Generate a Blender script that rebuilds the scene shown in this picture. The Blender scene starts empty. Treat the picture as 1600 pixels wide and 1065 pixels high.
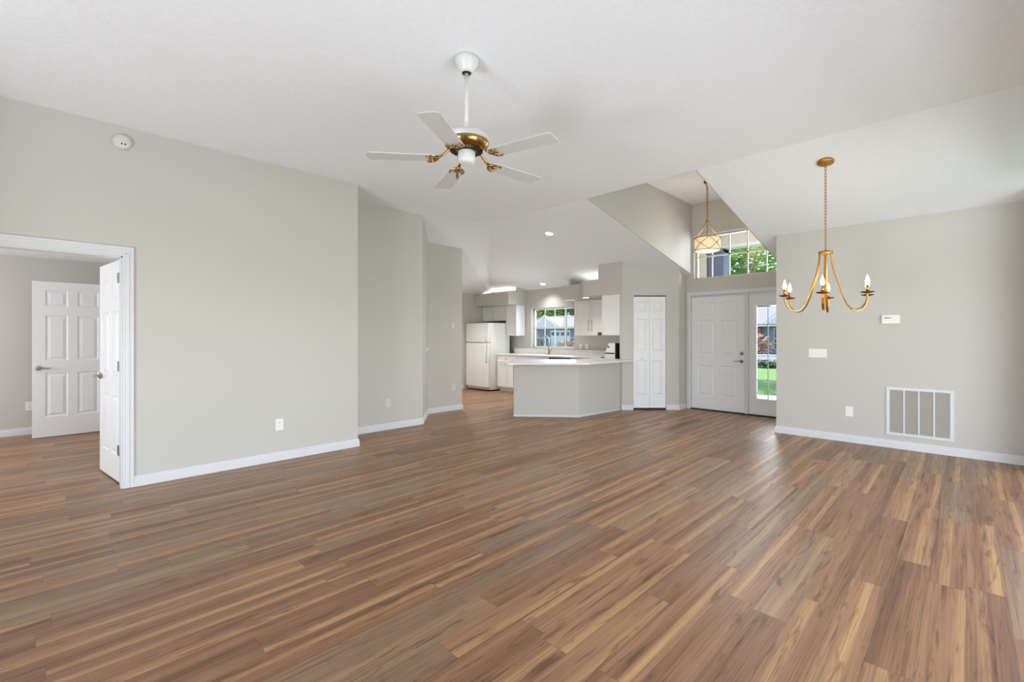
import bpy, bmesh, math, random
from mathutils import Vector, Matrix
random.seed(7)
sc = bpy.context.scene
COL = sc.collection
R = math.radians
S2 = math.sqrt(.5)

# ---------------------------------------------------------------- camera
cam_d = bpy.data.cameras.new('camera'); cam = bpy.data.objects.new('camera', cam_d); COL.objects.link(cam)
cam.location = (0, 0, 1.33); cam.rotation_euler = (R(90), 0, R(-45))
cam_d.sensor_width = 36; cam_d.lens = 710 / 1600 * 36; cam_d.shift_y = -7 / 1600
cam_d.clip_start = .02; cam_d.clip_end = 400
sc.camera = cam

# ---------------------------------------------------------------- world, sun, daylight, exposure
w = bpy.data.worlds.new('world'); sc.world = w; w.use_nodes = True
wn = w.node_tree; bg = wn.nodes['Background']
sky = wn.nodes.new('ShaderNodeTexSky'); sky.sky_type = 'NISHITA'; sky.sun_disc = False
sky.sun_elevation = R(58); sky.sun_rotation = R(150); sky.air_density = 1.0; sky.dust_density = 1.5
wn.links.new(sky.outputs[0], bg.inputs[0]); bg.inputs[1].default_value = .42

def light(name, kind, loc, energy, color=(1, 1, 1), **kw):
    d = bpy.data.lights.new(name, kind); d.energy = energy; d.color = color
    aim = kw.pop('aim', None)
    for k, v in kw.items(): setattr(d, k, v)
    o = bpy.data.objects.new(name, d); COL.objects.link(o); o.location = loc
    if aim is not None: o.rotation_euler = Vector(aim).to_track_quat('-Z', 'Y').to_euler()
    return o

COOL = (.90, .945, 1)
light('sun', 'SUN', (0, 10, 12), 5.5, (1, .96, .88), angle=R(.6), aim=(-.30, -.35, -.86))
# daylight through the sliding doors behind the photographer
light('daylight_lanai', 'AREA', (-2.7, 1.8, .35), 116, COOL, shape='RECTANGLE', size=1.5, size_y=.6, aim=(1, .0, .60))
light('daylight_side', 'AREA', (3.1, -2.4, 1.2), 122, COOL, shape='RECTANGLE', size=4.2, size_y=2.3, aim=(.1, 1, .0))
light('deck_bounce_side', 'AREA', (1.9, -1.3, .25), 38, COOL, shape='RECTANGLE', size=3.4, size_y=.9, aim=(.0, 1, .75))
light('daylight_bedroom', 'AREA', (-2.9, 7.2, 1.3), 66, COOL, shape='RECTANGLE', size=2.2, size_y=1.4, aim=(1, 0, .05))
light('daylight_kitchen', 'AREA', (9.1, 6.94, 1.6), 50, COOL, shape='RECTANGLE', size=1.7, size_y=1.2, aim=(-1, 0, .05))
light('daylight_entry', 'AREA', (9.3, 2.86, 2.9), 42, COOL, shape='RECTANGLE', size=1.7, size_y=.8, aim=(-1, 0, -.05))
light('daylight_sidelight', 'AREA', (9.2, 2.3, 1.1), 16, COOL, shape='RECTANGLE', size=.6, size_y=1.6, aim=(-1, 0, 0))
light('porch_fill', 'POINT', (9.5, 2.2, 3.4), 30, (1, .93, .85), shadow_soft_size=.2)  # unseen fill light added to brighten the shaded porch

vs = sc.view_settings
vs.view_transform = 'Standard'; vs.look = 'None'; vs.gamma = 1; vs.use_curve_mapping = False; vs.exposure = .35
sc.cycles.max_bounces = 10; sc.cycles.diffuse_bounces = 7

# ---------------------------------------------------------------- materials
def srgb(*c):
    f = lambda v: v / 12.92 if v <= .04045 else ((v + .055) / 1.055) ** 2.4
    return tuple(f(v / 255) for v in c) + (1,)

class NT:
    """tiny node helper"""
    def __init__(s, name):
        s.m = bpy.data.materials.new(name); s.m.use_nodes = True
        s.t = s.m.node_tree; s.b = s.t.nodes['Principled BSDF']
        s.co = None
    def n(s, typ, **kw):
        o = s.t.nodes.new('ShaderNode' + typ)
        for k, v in kw.items():
            if k[0] == 'i' and k[1:].isdigit(): s.put(v, o.inputs[int(k[1:])])
            else: setattr(o, k, v)
        return o
    def put(s, v, sock):
        if hasattr(v, 'is_output') : s.t.links.new(v, sock)
        elif hasattr(v, 'outputs'): s.t.links.new(v.outputs[0], sock)
        else: sock.default_value = v
    def coord(s):
        if s.co is None: s.co = s.n('TexCoord').outputs['Object']
        return s.co
    def math(s, op, a, b=0., c=0.): return s.n('Math', operation=op, i0=a, i1=b, i2=c).outputs[0]
    def noise(s, vec, scale=5, detail=2, rough=.5, dist=0., out='Fac'):
        o = s.n('TexNoise'); s.put(vec, o.inputs['Vector']); o.inputs['Scale'].default_value = scale
        o.inputs['Detail'].default_value = detail; o.inputs['Roughness'].default_value = rough; o.inputs['Distortion'].default_value = dist
        return o.outputs[out]
    def ramp(s, fac, stops, interp='LINEAR'):
        o = s.n('ValToRGB'); s.put(fac, o.inputs[0]); cr = o.color_ramp; cr.interpolation = interp
        while len(cr.elements) < len(stops): cr.elements.new(.5)
        for e, (p, c) in zip(cr.elements, stops): e.position = p; e.color = c if len(c) == 4 else tuple(c) + (1,)
        return o.outputs[0]
    def mix(s, fac, a, b, typ='MIX'):
        o = s.n('Mix', data_type='RGBA', blend_type=typ); s.put(fac, o.inputs[0]); s.put(a, o.inputs[6]); s.put(b, o.inputs[7])
        return o.outputs[2]
    def scalevec(s, v, sx, sy, sz): 
        o = s.n('VectorMath', operation='MULTIPLY'); s.put(v, o.inputs[0]); o.inputs[1].default_value = (sx, sy, sz); return o.outputs[0]
    def set(s, **kw):
        for k, v in kw.items(): s.put(v, s.b.inputs[k.replace('_', ' ')])
        return s
    def bump(s, h, strength=.2, dist=.01):
        o = s.n('Bump'); o.inputs['Strength'].default_value = strength; o.inputs['Distance'].default_value = dist
        s.put(h, o.inputs['Height']); s.t.links.new(o.outputs[0], s.b.inputs['Normal'])

def plain(name, c, rough=.5, metal=0., var=.03, vs_=6., bump=0., bscale=200, **kw):
    k = NT(name); col = srgb(*c)
    f = k.noise(k.coord(), vs_, 3)
    lo = tuple(x * (1 - var) for x in col[:3]) + (1,); hi = tuple(min(1, x * (1 + var)) for x in col[:3]) + (1,)
    k.set(Base_Color=k.ramp(f, [(.3, lo), (.7, hi)]), Roughness=rough, Metallic=metal)
    if bump: k.bump(k.noise(k.coord(), bscale, 2), bump, .004)
    for a, b in kw.items(): k.put(b, k.b.inputs[a.replace('_', ' ')])
    return k.m

def emit(name, c, strength, base=(255, 250, 240)):
    k = NT(name); f = k.noise(k.coord(), 4, 1)
    k.set(Base_Color=srgb(*base), Roughness=.5, Emission_Color=k.ramp(f, [(0, tuple(x * .97 for x in srgb(*c)[:3])), (1, srgb(*c)[:3])]), Emission_Strength=strength)
    return k.m

def glass():
    k = NT('window_glass'); t = k.t
    tr = k.n('BsdfTransparent'); gl = k.n('BsdfGlossy'); gl.inputs['Roughness'].default_value = .02
    fr = k.n('Fresnel'); fr.inputs['IOR'].default_value = 1.35
    nz = k.noise(k.coord(), 3, 1)
    k.put(k.ramp(nz, [(0, (.96, .98, .98)), (1, (.99, 1, 1))]), tr.inputs[0])
    mx = k.n('MixShader'); t.links.new(fr.outputs[0], mx.inputs[0]); t.links.new(tr.outputs[0], mx.inputs[1]); t.links.new(gl.outputs[0], mx.inputs[2])
    t.links.new(mx.outputs[0], t.nodes['Material Output'].inputs[0])
    return k.m

def floor_mat():
    k = NT('plank_floor'); sx = k.n('SeparateXYZ'); k.put(k.coord(), sx.inputs[0]); X, Y = sx.outputs[0], sx.outputs[1]
    PW, PL = .148, 1.22
    yr = k.math('DIVIDE', Y, PW); row = k.math('FLOOR', yr); v = k.math('FRACT', yr)
    wn1 = k.n('TexWhiteNoise', noise_dimensions='1D'); k.put(row, wn1.inputs['W'])
    xs = k.math('ADD', k.math('DIVIDE', X, PL), k.math('MULTIPLY', wn1.outputs['Value'], 7.3))
    colx = k.math('FLOOR', xs); u = k.math('FRACT', xs)
    idv = k.n('CombineXYZ'); k.put(row, idv.inputs[0]); k.put(colx, idv.inputs[1])
    wn2 = k.n('TexWhiteNoise', noise_dimensions='2D'); k.put(idv.outputs[0], wn2.inputs['Vector'])
    sc2 = k.n('SeparateColor'); k.put(wn2.outputs['Color'], sc2.inputs[0]); r1, r2, r3 = sc2.outputs
    def pv(fx, fy, off):
        c = k.n('CombineXYZ'); k.put(k.math('ADD', k.math('MULTIPLY', X, fx), k.math('MULTIPLY', r1, 37. + off)), c.inputs[0])
        k.put(k.math('ADD', k.math('MULTIPLY', Y, fy), k.math('MULTIPLY', r2, 53. + off)), c.inputs[1])
        k.put(k.math('MULTIPLY', r3, 29. + off), c.inputs[2]); return c.outputs[0]
    # broad heartwood / sapwood bands along the plank
    wob = k.math('MULTIPLY', k.math('SUBTRACT', k.noise(pv(.8, 2.5, 3), 1, 2), .5), .35)
    edge = k.math('ADD', k.math('ABSOLUTE', k.math('SUBTRACT', v, r3)), wob)
    band = k.noise(pv(.35, 9., 0), 1., 3, .55, .3)
    heart = k.ramp(band, [(.30, srgb(122, 83, 57)), (.5, srgb(152, 111, 79)), (.70, srgb(171, 130, 94))])
    sap = k.ramp(k.noise(pv(.5, 22, 9), 1, 2), [(.3, srgb(174, 131, 90)), (.7, srgb(200, 158, 109))])
    # sapwood streak: near one edge of most planks, soft on one side
    st = k.math('SUBTRACT', v, k.math('MULTIPLY', r1, .75)); st = k.math('ADD', st, k.math('MULTIPLY', wob, .45))
    sm = k.ramp(st, [(.0, (0, 0, 0)), (.03, (1, 1, 1)), (.2, (.9, .9, .9)), (.32, (0, 0, 0))])
    keep = k.math('GREATER_THAN', r2, .22)
    smf = k.math('MULTIPLY', k.math('MULTIPLY', sm, keep), .8)
    base = k.mix(smf, heart, sap)
    # some planks greyer
    grey = k.math('MULTIPLY', k.math('GREATER_THAN', r3, .74), .45)
    base = k.mix(grey, base, srgb(158, 134, 106))
    # grain
    gr = k.noise(pv(2.2, 95, 5), 1, 4, .6, .6)
    base = k.mix(.75, base, k.ramp(gr, [(.30, (.55, .51, .48)), (.5, (.98, .98, .98)), (.72, (1.14, 1.12, 1.10))]), 'MULTIPLY')
    fl = k.noise(pv(3.2, 30, 7), 1, 3, .6, .8)
    base = k.mix(.85, base, k.ramp(fl, [(.57, (1, 1, 1)), (.68, (.5, .43, .38))]), 'MULTIPLY')
    # cathedral rings on some
    wv = k.n('TexWave', wave_type='BANDS', bands_direction='Y'); k.put(pv(1.1, 14, 2), wv.inputs[0]); wv.inputs['Scale'].default_value = 1.6
    wv.inputs['Distortion'].default_value = 6; wv.inputs['Detail'].default_value = 2; wv.inputs['Detail Scale'].default_value = .8
    base = k.mix(k.math('MULTIPLY', k.math('GREATER_THAN', r1, .4), .35), base, k.ramp(wv.outputs[1], [(0, (.62, .58, .54)), (.35, (1, 1, 1))]), 'MULTIPLY')
    tint = k.math('ADD', k.math('MULTIPLY', r2, .26), .86)
    tc = k.n('CombineColor'); [k.put(tint, tc.inputs[i]) for i in range(3)]
    base = k.mix(1., base, tc.outputs[0], 'MULTIPLY')
    seam = k.math('MAXIMUM', k.math('LESS_THAN', k.math('MINIMUM', v, k.math('SUBTRACT', 1., v)), .012),
                  k.math('LESS_THAN', k.math('MINIMUM', u, k.math('SUBTRACT', 1., u)), .0013))
    base = k.mix(k.math('MULTIPLY', seam, .35), base, srgb(70, 52, 42))
    k.set(Base_Color=base, Roughness=k.ramp(gr, [(.3, (.44,) * 3), (.7, (.34,) * 3)]), Specular_IOR_Level=.5)
    h = k.math('SUBTRACT', k.math('MULTIPLY', gr, .5), seam)
    k.bump(h, .22, .0015)
    return k.m

def ceil_mat():
    k = NT('knockdown_ceiling'); n1 = k.noise(k.coord(), 38, 3, .6); n2 = k.noise(k.coord(), 95, 2)
    k.set(Base_Color=k.ramp(n1, [(.3, srgb(238, 241, 245)), (.7, srgb(242, 245, 249))]), Roughness=.8)
    k.bump(k.math('ADD', k.ramp(n1, [(.45, (0, 0, 0)), (.58, (1, 1, 1))]), k.math('MULTIPLY', n2, .3)), .28, .004)
    return k.m

def wall_mat(name, c):
    k = NT(name); n1 = k.noise(k.coord(), 1.2, 2); n2 = k.noise(k.coord(), 160, 2)
    k.set(Base_Color=k.ramp(n1, [(.3, tuple(x * .985 for x in srgb(*c)[:3])), (.7, srgb(*c)[:3])]), Roughness=.62, Specular_IOR_Level=.3)
    k.bump(n2, .06, .002)
    return k.m

def grass_mat():
    k = NT('grass'); n = k.noise(k.coord(), .9, 4); n2 = k.noise(k.coord(), 60, 3)
    c = k.mix(.5, k.ramp(n, [(.3, srgb(78, 116, 56)), (.7, srgb(112, 146, 76))]), k.ramp(n2, [(.3, srgb(62, 98, 48)), (.7, srgb(124, 158, 86))]))
    k.set(Base_Color=c, Roughness=.9); k.bump(n2, .6, .03); return k.m

def leaf_mat(name, a, b):
    k = NT(name); n = k.noise(k.coord(), 1.3, 4); k.set(Base_Color=k.ramp(n, [(.3, srgb(*a)), (.7, srgb(*b))]), Roughness=.6)
    return k.m

def stripe_mat(name, a, b, freq, axis='Z', rough=.5):
    k = NT(name); sx = k.n('SeparateXYZ'); k.put(k.coord(), sx.inputs[0]); z = sx.outputs['XYZ'.index(axis)]
    f = k.math('FRACT', k.math('MULTIPLY', z, freq)); nz = k.noise(k.coord(), 40, 2)
    k.set(Base_Color=k.mix(k.math('MULTIPLY', nz, .3), k.ramp(f, [(.0, srgb(*a)), (.45, srgb(*a)), (.55, srgb(*b)), (1, srgb(*b))]), srgb(*b)), Roughness=rough)
    return k.m

def quartz_mat():
    k = NT('white_quartz'); n = k.noise(k.coord(), 2.5, 6, .6, 1.5)
    k.set(Base_Color=k.ramp(n, [(.40, srgb(232, 231, 229)), (.5, srgb(227, 226, 225)), (.56, srgb(236, 235, 233))]), Roughness=.34)
    return k.m

WALLC = (197, 194, 188)
M = dict(
    wall=wall_mat('greige_wall', WALLC), ceil=ceil_mat(), floor=floor_mat(),
    trim=plain('white_trim', (214, 215, 217), .38, var=.01), door=plain('white_door_paint', (230, 231, 233), .42, var=.01),
    cab=plain('white_cabinet', (236, 236, 234), .4, var=.01), fridge=plain('bisque_white_enamel', (237, 238, 236), .3, var=.015, bump=.05, bscale=300),
    quartz=quartz_mat(), plastic=plain('white_plastic', (232, 232, 229), .4, var=.02), almond=plain('wall_tone_plastic', (214, 211, 202), .45, var=.02),
    nickel=plain('satin_nickel', (172, 170, 165), .32, 1., .05), steel=plain('dull_steel', (140, 140, 138), .45, 1., .08),
    brass=plain('antique_brass', (176, 140, 84), .22, 1., .12, 25), gold=plain('brushed_gold', (196, 146, 82), .38, 1., .06, 20),
    bronze=plain('bronze', (112, 74, 40), .5, .6, .1, 20), black=plain('black_plastic', (24, 24, 25), .4, var=.1), dark=plain('dark_gap', (40, 36, 33), .8, var=.1),
    fanwhite=plain('fan_white_enamel', (226, 226, 223), .35, var=.02), blade=plain('fan_blade_white', (201, 201, 200), .45, var=.02),
    glass=glass(), bulb=emit('bulb_glow', (255, 243, 222), 9), disc=emit('downlight_glow', (255, 250, 240), 6),
    shade=emit('linen_shade_glow', (255, 214, 160), .36, (240, 222, 190)), diff=emit('diffuser_glow', (255, 240, 215), .6, (250, 245, 235)),
    mesh=stripe_mat('grille_mesh', (150, 142, 133), (108, 100, 92), 95), wood=plain('dark_brown_wood', (104, 66, 38), .5, var=.2, vs_=30),
    grass=grass_mat(), concrete=plain('concrete', (176, 174, 172), .85, var=.06, vs_=8, bump=.2), asphalt=plain('asphalt', (120, 120, 124), .9, var=.08, vs_=14, bump=.3),
    stucco=plain('taupe_stucco', (208, 195, 189), .85, var=.03, bump=.3, bscale=60), slate=plain('slate_blue_paint', (98, 106, 132), .7, var=.04),
    greyhouse=plain('blue_grey_siding', (120, 132, 148), .8, var=.05), palehouse=plain('pale_stucco', (214, 210, 208), .8, var=.03),
    roof=stripe_mat('grey_shingles', (150, 146, 162), (130, 126, 142), 5, 'X', .9), redbrick=plain('red_brown_brick', (150, 96, 82), .85, var=.15, vs_=20),
    darkglass=plain('dark_window_glass', (70, 80, 98), .15, var=.1), bark=plain('pale_bark', (150, 136, 110), .85, var=.15, vs_=12),
    leafA=leaf_mat('leaf_mid_green', (80, 128, 58), (176, 206, 96)), leafB=leaf_mat('leaf_yellow_green', (120, 160, 60), (200, 214, 104)),
    leafC=leaf_mat('leaf_deep_green', (40, 82, 52), (86, 130, 84)), shrub=leaf_mat('shrub_green', (70, 92, 50), (150, 140, 84)), mulch=plain('mulch', (96, 70, 56), .95, var=.25, vs_=30),
    pink=leaf_mat('dry_reddish_leaves', (150, 100, 84), (206, 176, 150)),
)

# ---------------------------------------------------------------- mesh builder
class MB:
    def __init__(s): s.v = []; s.f = []; s.smooth = set()
    def add(s, vs, fs, smooth=False, Mx=None):
        o = len(s.v)
        for p in vs: s.v.append(tuple(Mx @ Vector(p)) if Mx is not None else tuple(p))
        for f in fs:
            if smooth: s.smooth.add(len(s.f))
            s.f.append(tuple(i + o for i in f))
        return s
    def box(s, x0, x1, y0, y1, z0, z1, b=0, Mx=None):
        x0, x1 = sorted((x0, x1)); y0, y1 = sorted((y0, y1)); z0, z1 = sorted((z0, z1))
        if b <= 0:
            vs = [(x, y, z) for x in (x0, x1) for y in (y0, y1) for z in (z0, z1)]
            return s.add(vs, [(0, 1, 3, 2), (4, 6, 7, 5), (0, 4, 5, 1), (2, 3, 7, 6), (0, 2, 6, 4), (1, 5, 7, 3)], Mx=Mx)
        bm = bmesh.new(); bmesh.ops.create_cube(bm, size=1)
        for v in bm.verts: v.co = ((x0 + x1) / 2 + v.co.x * (x1 - x0), (y0 + y1) / 2 + v.co.y * (y1 - y0), (z0 + z1) / 2 + v.co.z * (z1 - z0))
        b = min(b, .45 * min(x1 - x0, y1 - y0, z1 - z0))
        bmesh.ops.bevel(bm, geom=list(bm.edges), offset=b, segments=2, affect='EDGES', profile=.6)
        bm.verts.index_update()
        s.add([v.co[:] for v in bm.verts], [[v.index for v in f.verts] for f in bm.faces], Mx=Mx); bm.free(); return s
    def prism(s, poly, z0, z1, Mx=None):
        """plan polygon extruded in z; z1 may be a function of (x, y)"""
        n = len(poly); zt = z1 if callable(z1) else (lambda x, y: z1)
        a = sum(poly[i][0] * poly[(i + 1) % n][1] - poly[(i + 1) % n][0] * poly[i][1] for i in range(n))
        if a < 0: poly = poly[::-1]
        vs = [(x, y, z0) for x, y in poly] + [(x, y, zt(x, y)) for x, y in poly]
        fs = [tuple(range(n))[::-1], tuple(range(n, 2 * n))] + [(i, (i + 1) % n, n + (i + 1) % n, n + i) for i in range(n)]
        return s.add(vs, fs, Mx=Mx)
    def tube(s, pts, r, n=10, closed=False, Mx=None):
        pts = [Vector(p) for p in pts]; m = len(pts); rs = r if isinstance(r, (list, tuple)) else [r] * m
        vs = []; up = None
        for i, p in enumerate(pts):
            if closed: d = pts[(i + 1) % m] - pts[i - 1]
            else: d = pts[min(i + 1, m - 1)] - pts[max(i - 1, 0)]
            d.normalize()
            if up is None:
                up = d.orthogonal().normalized()
            up = (up - d * up.dot(d)); up = up.normalized() if up.length > 1e-6 else d.orthogonal().normalized()
            b = d.cross(up)
            for k in range(n):
                a = 2 * math.pi * k / n; vs.append(p + (up * math.cos(a) + b * math.sin(a)) * rs[i])
        fs = []
        for i in range(m if closed else m - 1):
            j = (i + 1) % m
            for k in range(n): fs.append((i * n + k, i * n + (k + 1) % n, j * n + (k + 1) % n, j * n + k))
        if not closed: fs += [tuple(range(n))[::-1], tuple(range((m - 1) * n, m * n))]
        return s.add(vs, fs, True, Mx)
    def lathe(s, prof, n=32, c=(0, 0, 0), Mx=None, cap=True):
        """profile of (r, z) from bottom to top around z"""
        vs = []; m = len(prof)
        for r, z in prof:
            for k in range(n):
                a = 2 * math.pi * k / n; vs.append((c[0] + r * math.cos(a), c[1] + r * math.sin(a), c[2] + z))
        fs = [(i * n + k, i * n + (k + 1) % n, (i + 1) * n + (k + 1) % n, (i + 1) * n + k) for i in range(m - 1) for k in range(n)]
        s.add(vs, fs, True, Mx)
        if cap: 
            o = len(s.v) - m * n
            s.f.append(tuple(range(o, o + n))[::-1]); s.f.append(tuple(range(o + (m - 1) * n, o + m * n)))
        return s
    def sweep(s, path, prof, Mx=None):
        """profile (out, z) swept along a plan polyline; out is to the right of the walking direction"""
        m = len(path); k = len(prof); vs = []
        for i in range(m):
            p = Vector(path[i]); d0 = (p - Vector(path[i - 1])).normalized() if i else None; d1 = (Vector(path[i + 1]) - p).normalized() if i < m - 1 else None
            d0 = d0 or d1; d1 = d1 or d0
            n0 = Vector((d0.y, -d0.x)); n1 = Vector((d1.y, -d1.x)); nn = (n0 + n1).normalized(); nn /= max(.3, nn.dot(n0))
            for o, z in prof: q = p + nn * o; vs.append((q.x, q.y, z))
        fs = [(i * k + j, (i + 1) * k + j, (i + 1) * k + (j + 1) % k, i * k + (j + 1) % k) for i in range(m - 1) for j in range(k)]
        fs += [tuple(range(k)), tuple(range((m - 1) * k, m * k))[::-1]]
        return s.add(vs, fs, Mx=Mx)
    def build(s, name, mat, parent=None, world=True, loc=None, fix=True):
        me = bpy.data.meshes.new(name)
        off = Vector((0, 0, 0))
        if parent is not None and world:
            p = parent
            while p is not None: off += p.location; p = p.parent
        if loc is not None: off = Vector(loc)
        me.from_pydata([tuple(Vector(v) - off) for v in s.v], [], s.f)
        for i in s.smooth: me.polygons[i].use_smooth = True
        if fix:
            bm = bmesh.new(); bm.from_mesh(me); bmesh.ops.recalc_face_normals(bm, faces=bm.faces); bm.to_mesh(me); bm.free()
        me.materials.append(mat); me.update()
        o = bpy.data.objects.new(name, me); COL.objects.link(o)
        if parent is not None: o.parent = parent
        elif loc is not None: o.location = loc
        return o

def empty(name, loc, rz=0):
    o = bpy.data.objects.new(name, None); COL.objects.link(o); o.location = loc; o.rotation_euler = (0, 0, rz); o.empty_display_size = .1
    return o
def tag(o, label, cat, group=None):
    o['label'] = label; o['category'] = cat
    if group: o['group'] = group
    return o
def thing(name, label, cat, loc, group=None, rz=0): return tag(empty(name, loc, rz), label, cat, group)
def struct(name, mb, mat, label=None):
    o = mb.build(name, mat) if isinstance(mb, MB) else empty(name, mb)
    o['kind'] = 'structure'
    if label: o['label'] = label
    return o
def copy_tree(o, parent=None):
    c = o.copy(); COL.objects.link(c); c.parent = parent
    for ch in list(o.children): copy_tree(ch, c)
    return c
def diag(lat, d, z=0): return ((d + lat) * S2, (d - lat) * S2, z)      # the axes of the 45 degree walls

# ---------------------------------------------------------------- key dimensions
ZC = 3.17                      # flat ceiling
XC, SL = 4.99, .2115           # crease and fall of the sloped ceiling
zx = lambda x: ZC - SL * max(0, x - XC)
YL, XR, XF = 5.22, 7.06, 8.27  # left wall, right wall, front wall
WY0, WY1, WZ = 2.12, 3.58, 3.76  # entry light well
def wtop(x, y): return zx(x) + .06

# ---------------------------------------------------------------- floor and ground
struct('floor', MB().box(-4.2, 8.42, -.6, 9.2, -.12, 0), M['floor'])
struct('ground', MB().box(-30, 120, -70, 90, -.9, -.2), M['grass'])

# ---------------------------------------------------------------- walls
b = MB()
b.box(.405, 2.575, YL, YL + .12, 0, ZC + .05)
b.box(2.455, 2.575, YL + .12, 5.97, 0, ZC + .05)
b.box(-1.5, .405, YL, YL + .12, 2.035, ZC + .05)
b.box(-1.5, -1.15, YL, YL + .12, 0, 2.035)
struct('wall_left', b, M['wall'])
struct('wall_hall', MB().prism([(2.575, 5.85), (3.925, 5.85), (4.5, 6.54), (5.245, 6.54), (5.245, 9.05), (5.125, 9.05), (5.125, 6.66), (4.44, 6.66), (3.87, 5.97), (2.575, 5.97)], 0, ZC + .06), M['wall'])
struct('wall_kitchen', MB().box(5.125, XF + .15, 9.05, 9.17, 0, 3.2), M['wall'])
b = MB()
b.box(XR, XR + .12, -.57, 1.868, 0, 2.735)
b.box(XR + .12, XF, 1.748, 1.868, 0, 2.6)
struct('wall_right', b, M['wall'])
# front wall: kitchen window, front door, entry window
b = MB(); x0, x1 = XF, XF + .16
KY0, KY1, KZ0, KZ1 = 6.28, 7.60, 1.058, 2.02
EY0, EY1, EZ0, EZ1 = 2.14, 3.54, 2.385, 3.175
DY0, DY1, DZ = 1.93, 3.60, 2.075
b.box(x0, x1, KY1, 9.05, 0, 2.62); b.box(x0, x1, KY0, KY1, 0, KZ0); b.box(x0, x1, KY0, KY1, KZ1, 2.62); b.box(x0, x1, 3.68, KY0, 0, 2.62)
b.box(x0, x1, DY1 , 3.68, 0, EZ0); b.box(x0, x1, DY0, DY1, DZ, EZ0); b.box(x0, x1, 1.748, DY0, 0, EZ0)
b.box(x0, x1, EY1, 3.68, EZ0, WZ + .05); b.box(x0, x1, EY0, EY1, EZ1, WZ + .05); b.box(x0, x1, 1.748, EY0, EZ0, WZ + .05)
struct('wall_front', b, M['wall'])
# pantry: 45 degree wall with the bifold opening
PD = 8.245
b = MB()
def dbox(b, l0, l1, d0, d1, z0, z1): b.prism([diag(l0, d0)[:2], diag(l1, d0)[:2], diag(l1, d1)[:2], diag(l0, d1)[:2]], z0, z1)
TOPP = lambda x, y: zx(x) + .04
BL0, BL1, BZ = 2.206, 2.795, 2.075
p0, p1 = diag(2.003, PD)[:2], diag(BL0, PD)[:2]; p2, p3 = diag(BL1, PD)[:2], diag(3.03, PD)[:2]
q0, q1 = diag(2.07, PD + .1)[:2], diag(BL0, PD + .1)[:2]; q2, q3 = diag(BL1, PD + .1)[:2], diag(3.03, PD + .1)[:2]
b.prism([p0, p1, q1, q0], 0, TOPP); b.prism([p2, p3, q3, q2], 0, TOPP); b.prism([p1, p2, q2, q1], BZ, TOPP)
b.prism([p3, (XF, p3[1] - .0), (XF, p3[1] + .1), q3], 0, TOPP)                       # short entry return
b.prism([p0, q0, (XF, 4.39), (XF, 4.47), (7.246, 4.47)], 0, 2.105)                     # wall behind the range
b.prism([p0, q0, (7.34, 4.41), (7.34, 4.935), (7.246, 4.935)], 2.105, TOPP)           # full height stub beside the ledge
b.prism([(7.34, 4.39), (XF, 4.39), (XF, 4.47), (7.34, 4.47)], 2.105, 2.7)
struct('wall_pantry', b, M['wall'])
# peninsula knee wall
A0, A1, A2 = (5.38, 5.335), (6.085, 4.517), (7.2, 4.437)
struct('wall_peninsula', MB().prism([A0, A1, A2, (7.246, 4.47), (7.25, 5.06), (6.76, 5.06), (5.92, 5.89)], 0, .88), M['wall'])
# rear walls, behind the photographer: two wide sliding doors
b = MB()
b.box(-1.5, -1.38, -.6, .5, 0, 3.22); b.box(-1.5, -1.38, 3.9, YL, 0, 3.22); b.box(-1.5, -1.38, .5, 3.9, 2.08, 3.22)
struct('wall_rear', b, M['wall'])
b = MB()
b.box(-1.38, .0, -.57, -.45, 0, 3.22); b.box(6.7, XR, -.57, -.45, 0, 3.22); b.box(.0, 5.0, -.57, -.45, 2.15, 3.22)
struct('wall_side', b, M['wall'])
# far room behind the open double doors
b = MB(); b.box(-4.2, .72, 9.02, 9.14, 0, 2.5); b.box(.6, .72, YL + .12, 9.02, 0, 2.5); b.box(-4.2, -1.5, YL, YL + .12, 0, 2.5)
b.box(-4.2, -4.08, YL + .12, 9.02, 0, 2.5)
struct('wall_bedroom', b, M['wall'])

# ---------------------------------------------------------------- ceilings
b = MB(); T = .03
def slab(b, pts):
    n = len(pts); b.add(list(pts) + [(x, y, z + T) for x, y, z in pts], [tuple(range(n)), tuple(range(n, 2 * n))[::-1]] + [(i, (i + 1) % n, n + (i + 1) % n, n + i) for i in range(n)])
pt = lambda x, y: (x, y, zx(x))
YK = 5.5
slab(b, [(-1.5, -.6, ZC), (XC, -.6, ZC), (XC, YK, ZC), (3.87, 5.79, ZC), (2.4, 5.79, ZC), (2.4, 5.3, ZC), (-1.5, 5.3, ZC)])
slab(b, [(2.4, 5.79, ZC), (3.87, 5.79, ZC), (3.95, 5.88, ZC), (2.4, 6.0, ZC)])
slab(b, [pt(XC, -.6), pt(XR + .06, -.6), pt(XR + .06, 1.80), pt(XC, 1.80)])
slab(b, [pt(XC, 1.80), pt(XF, 1.80), pt(XF, WY0 - .012), pt(XC, WY0 - .012)])
# kitchen: sloped plane, and the hip plane that falls towards the far kitchen wall
Bx, By = 6.85, 7.62; KC = pt(Bx, By); KA = (5.245, 6.54, 2.938); KD = (XF, 9.05, 2.43)
slab(b, [pt(XC, WY1 + .012), pt(XF, WY1 + .012), pt(XF, 9.05), KC, pt(XC, YK)])
b.add([KC, pt(XF, 9.05), KD], [(0, 1, 2)])
slab(b, [KA, KC, KD]); slab(b, [KA, KD, (5.2, 9.06, 2.43), (5.2, 6.6, 2.938)])
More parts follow.
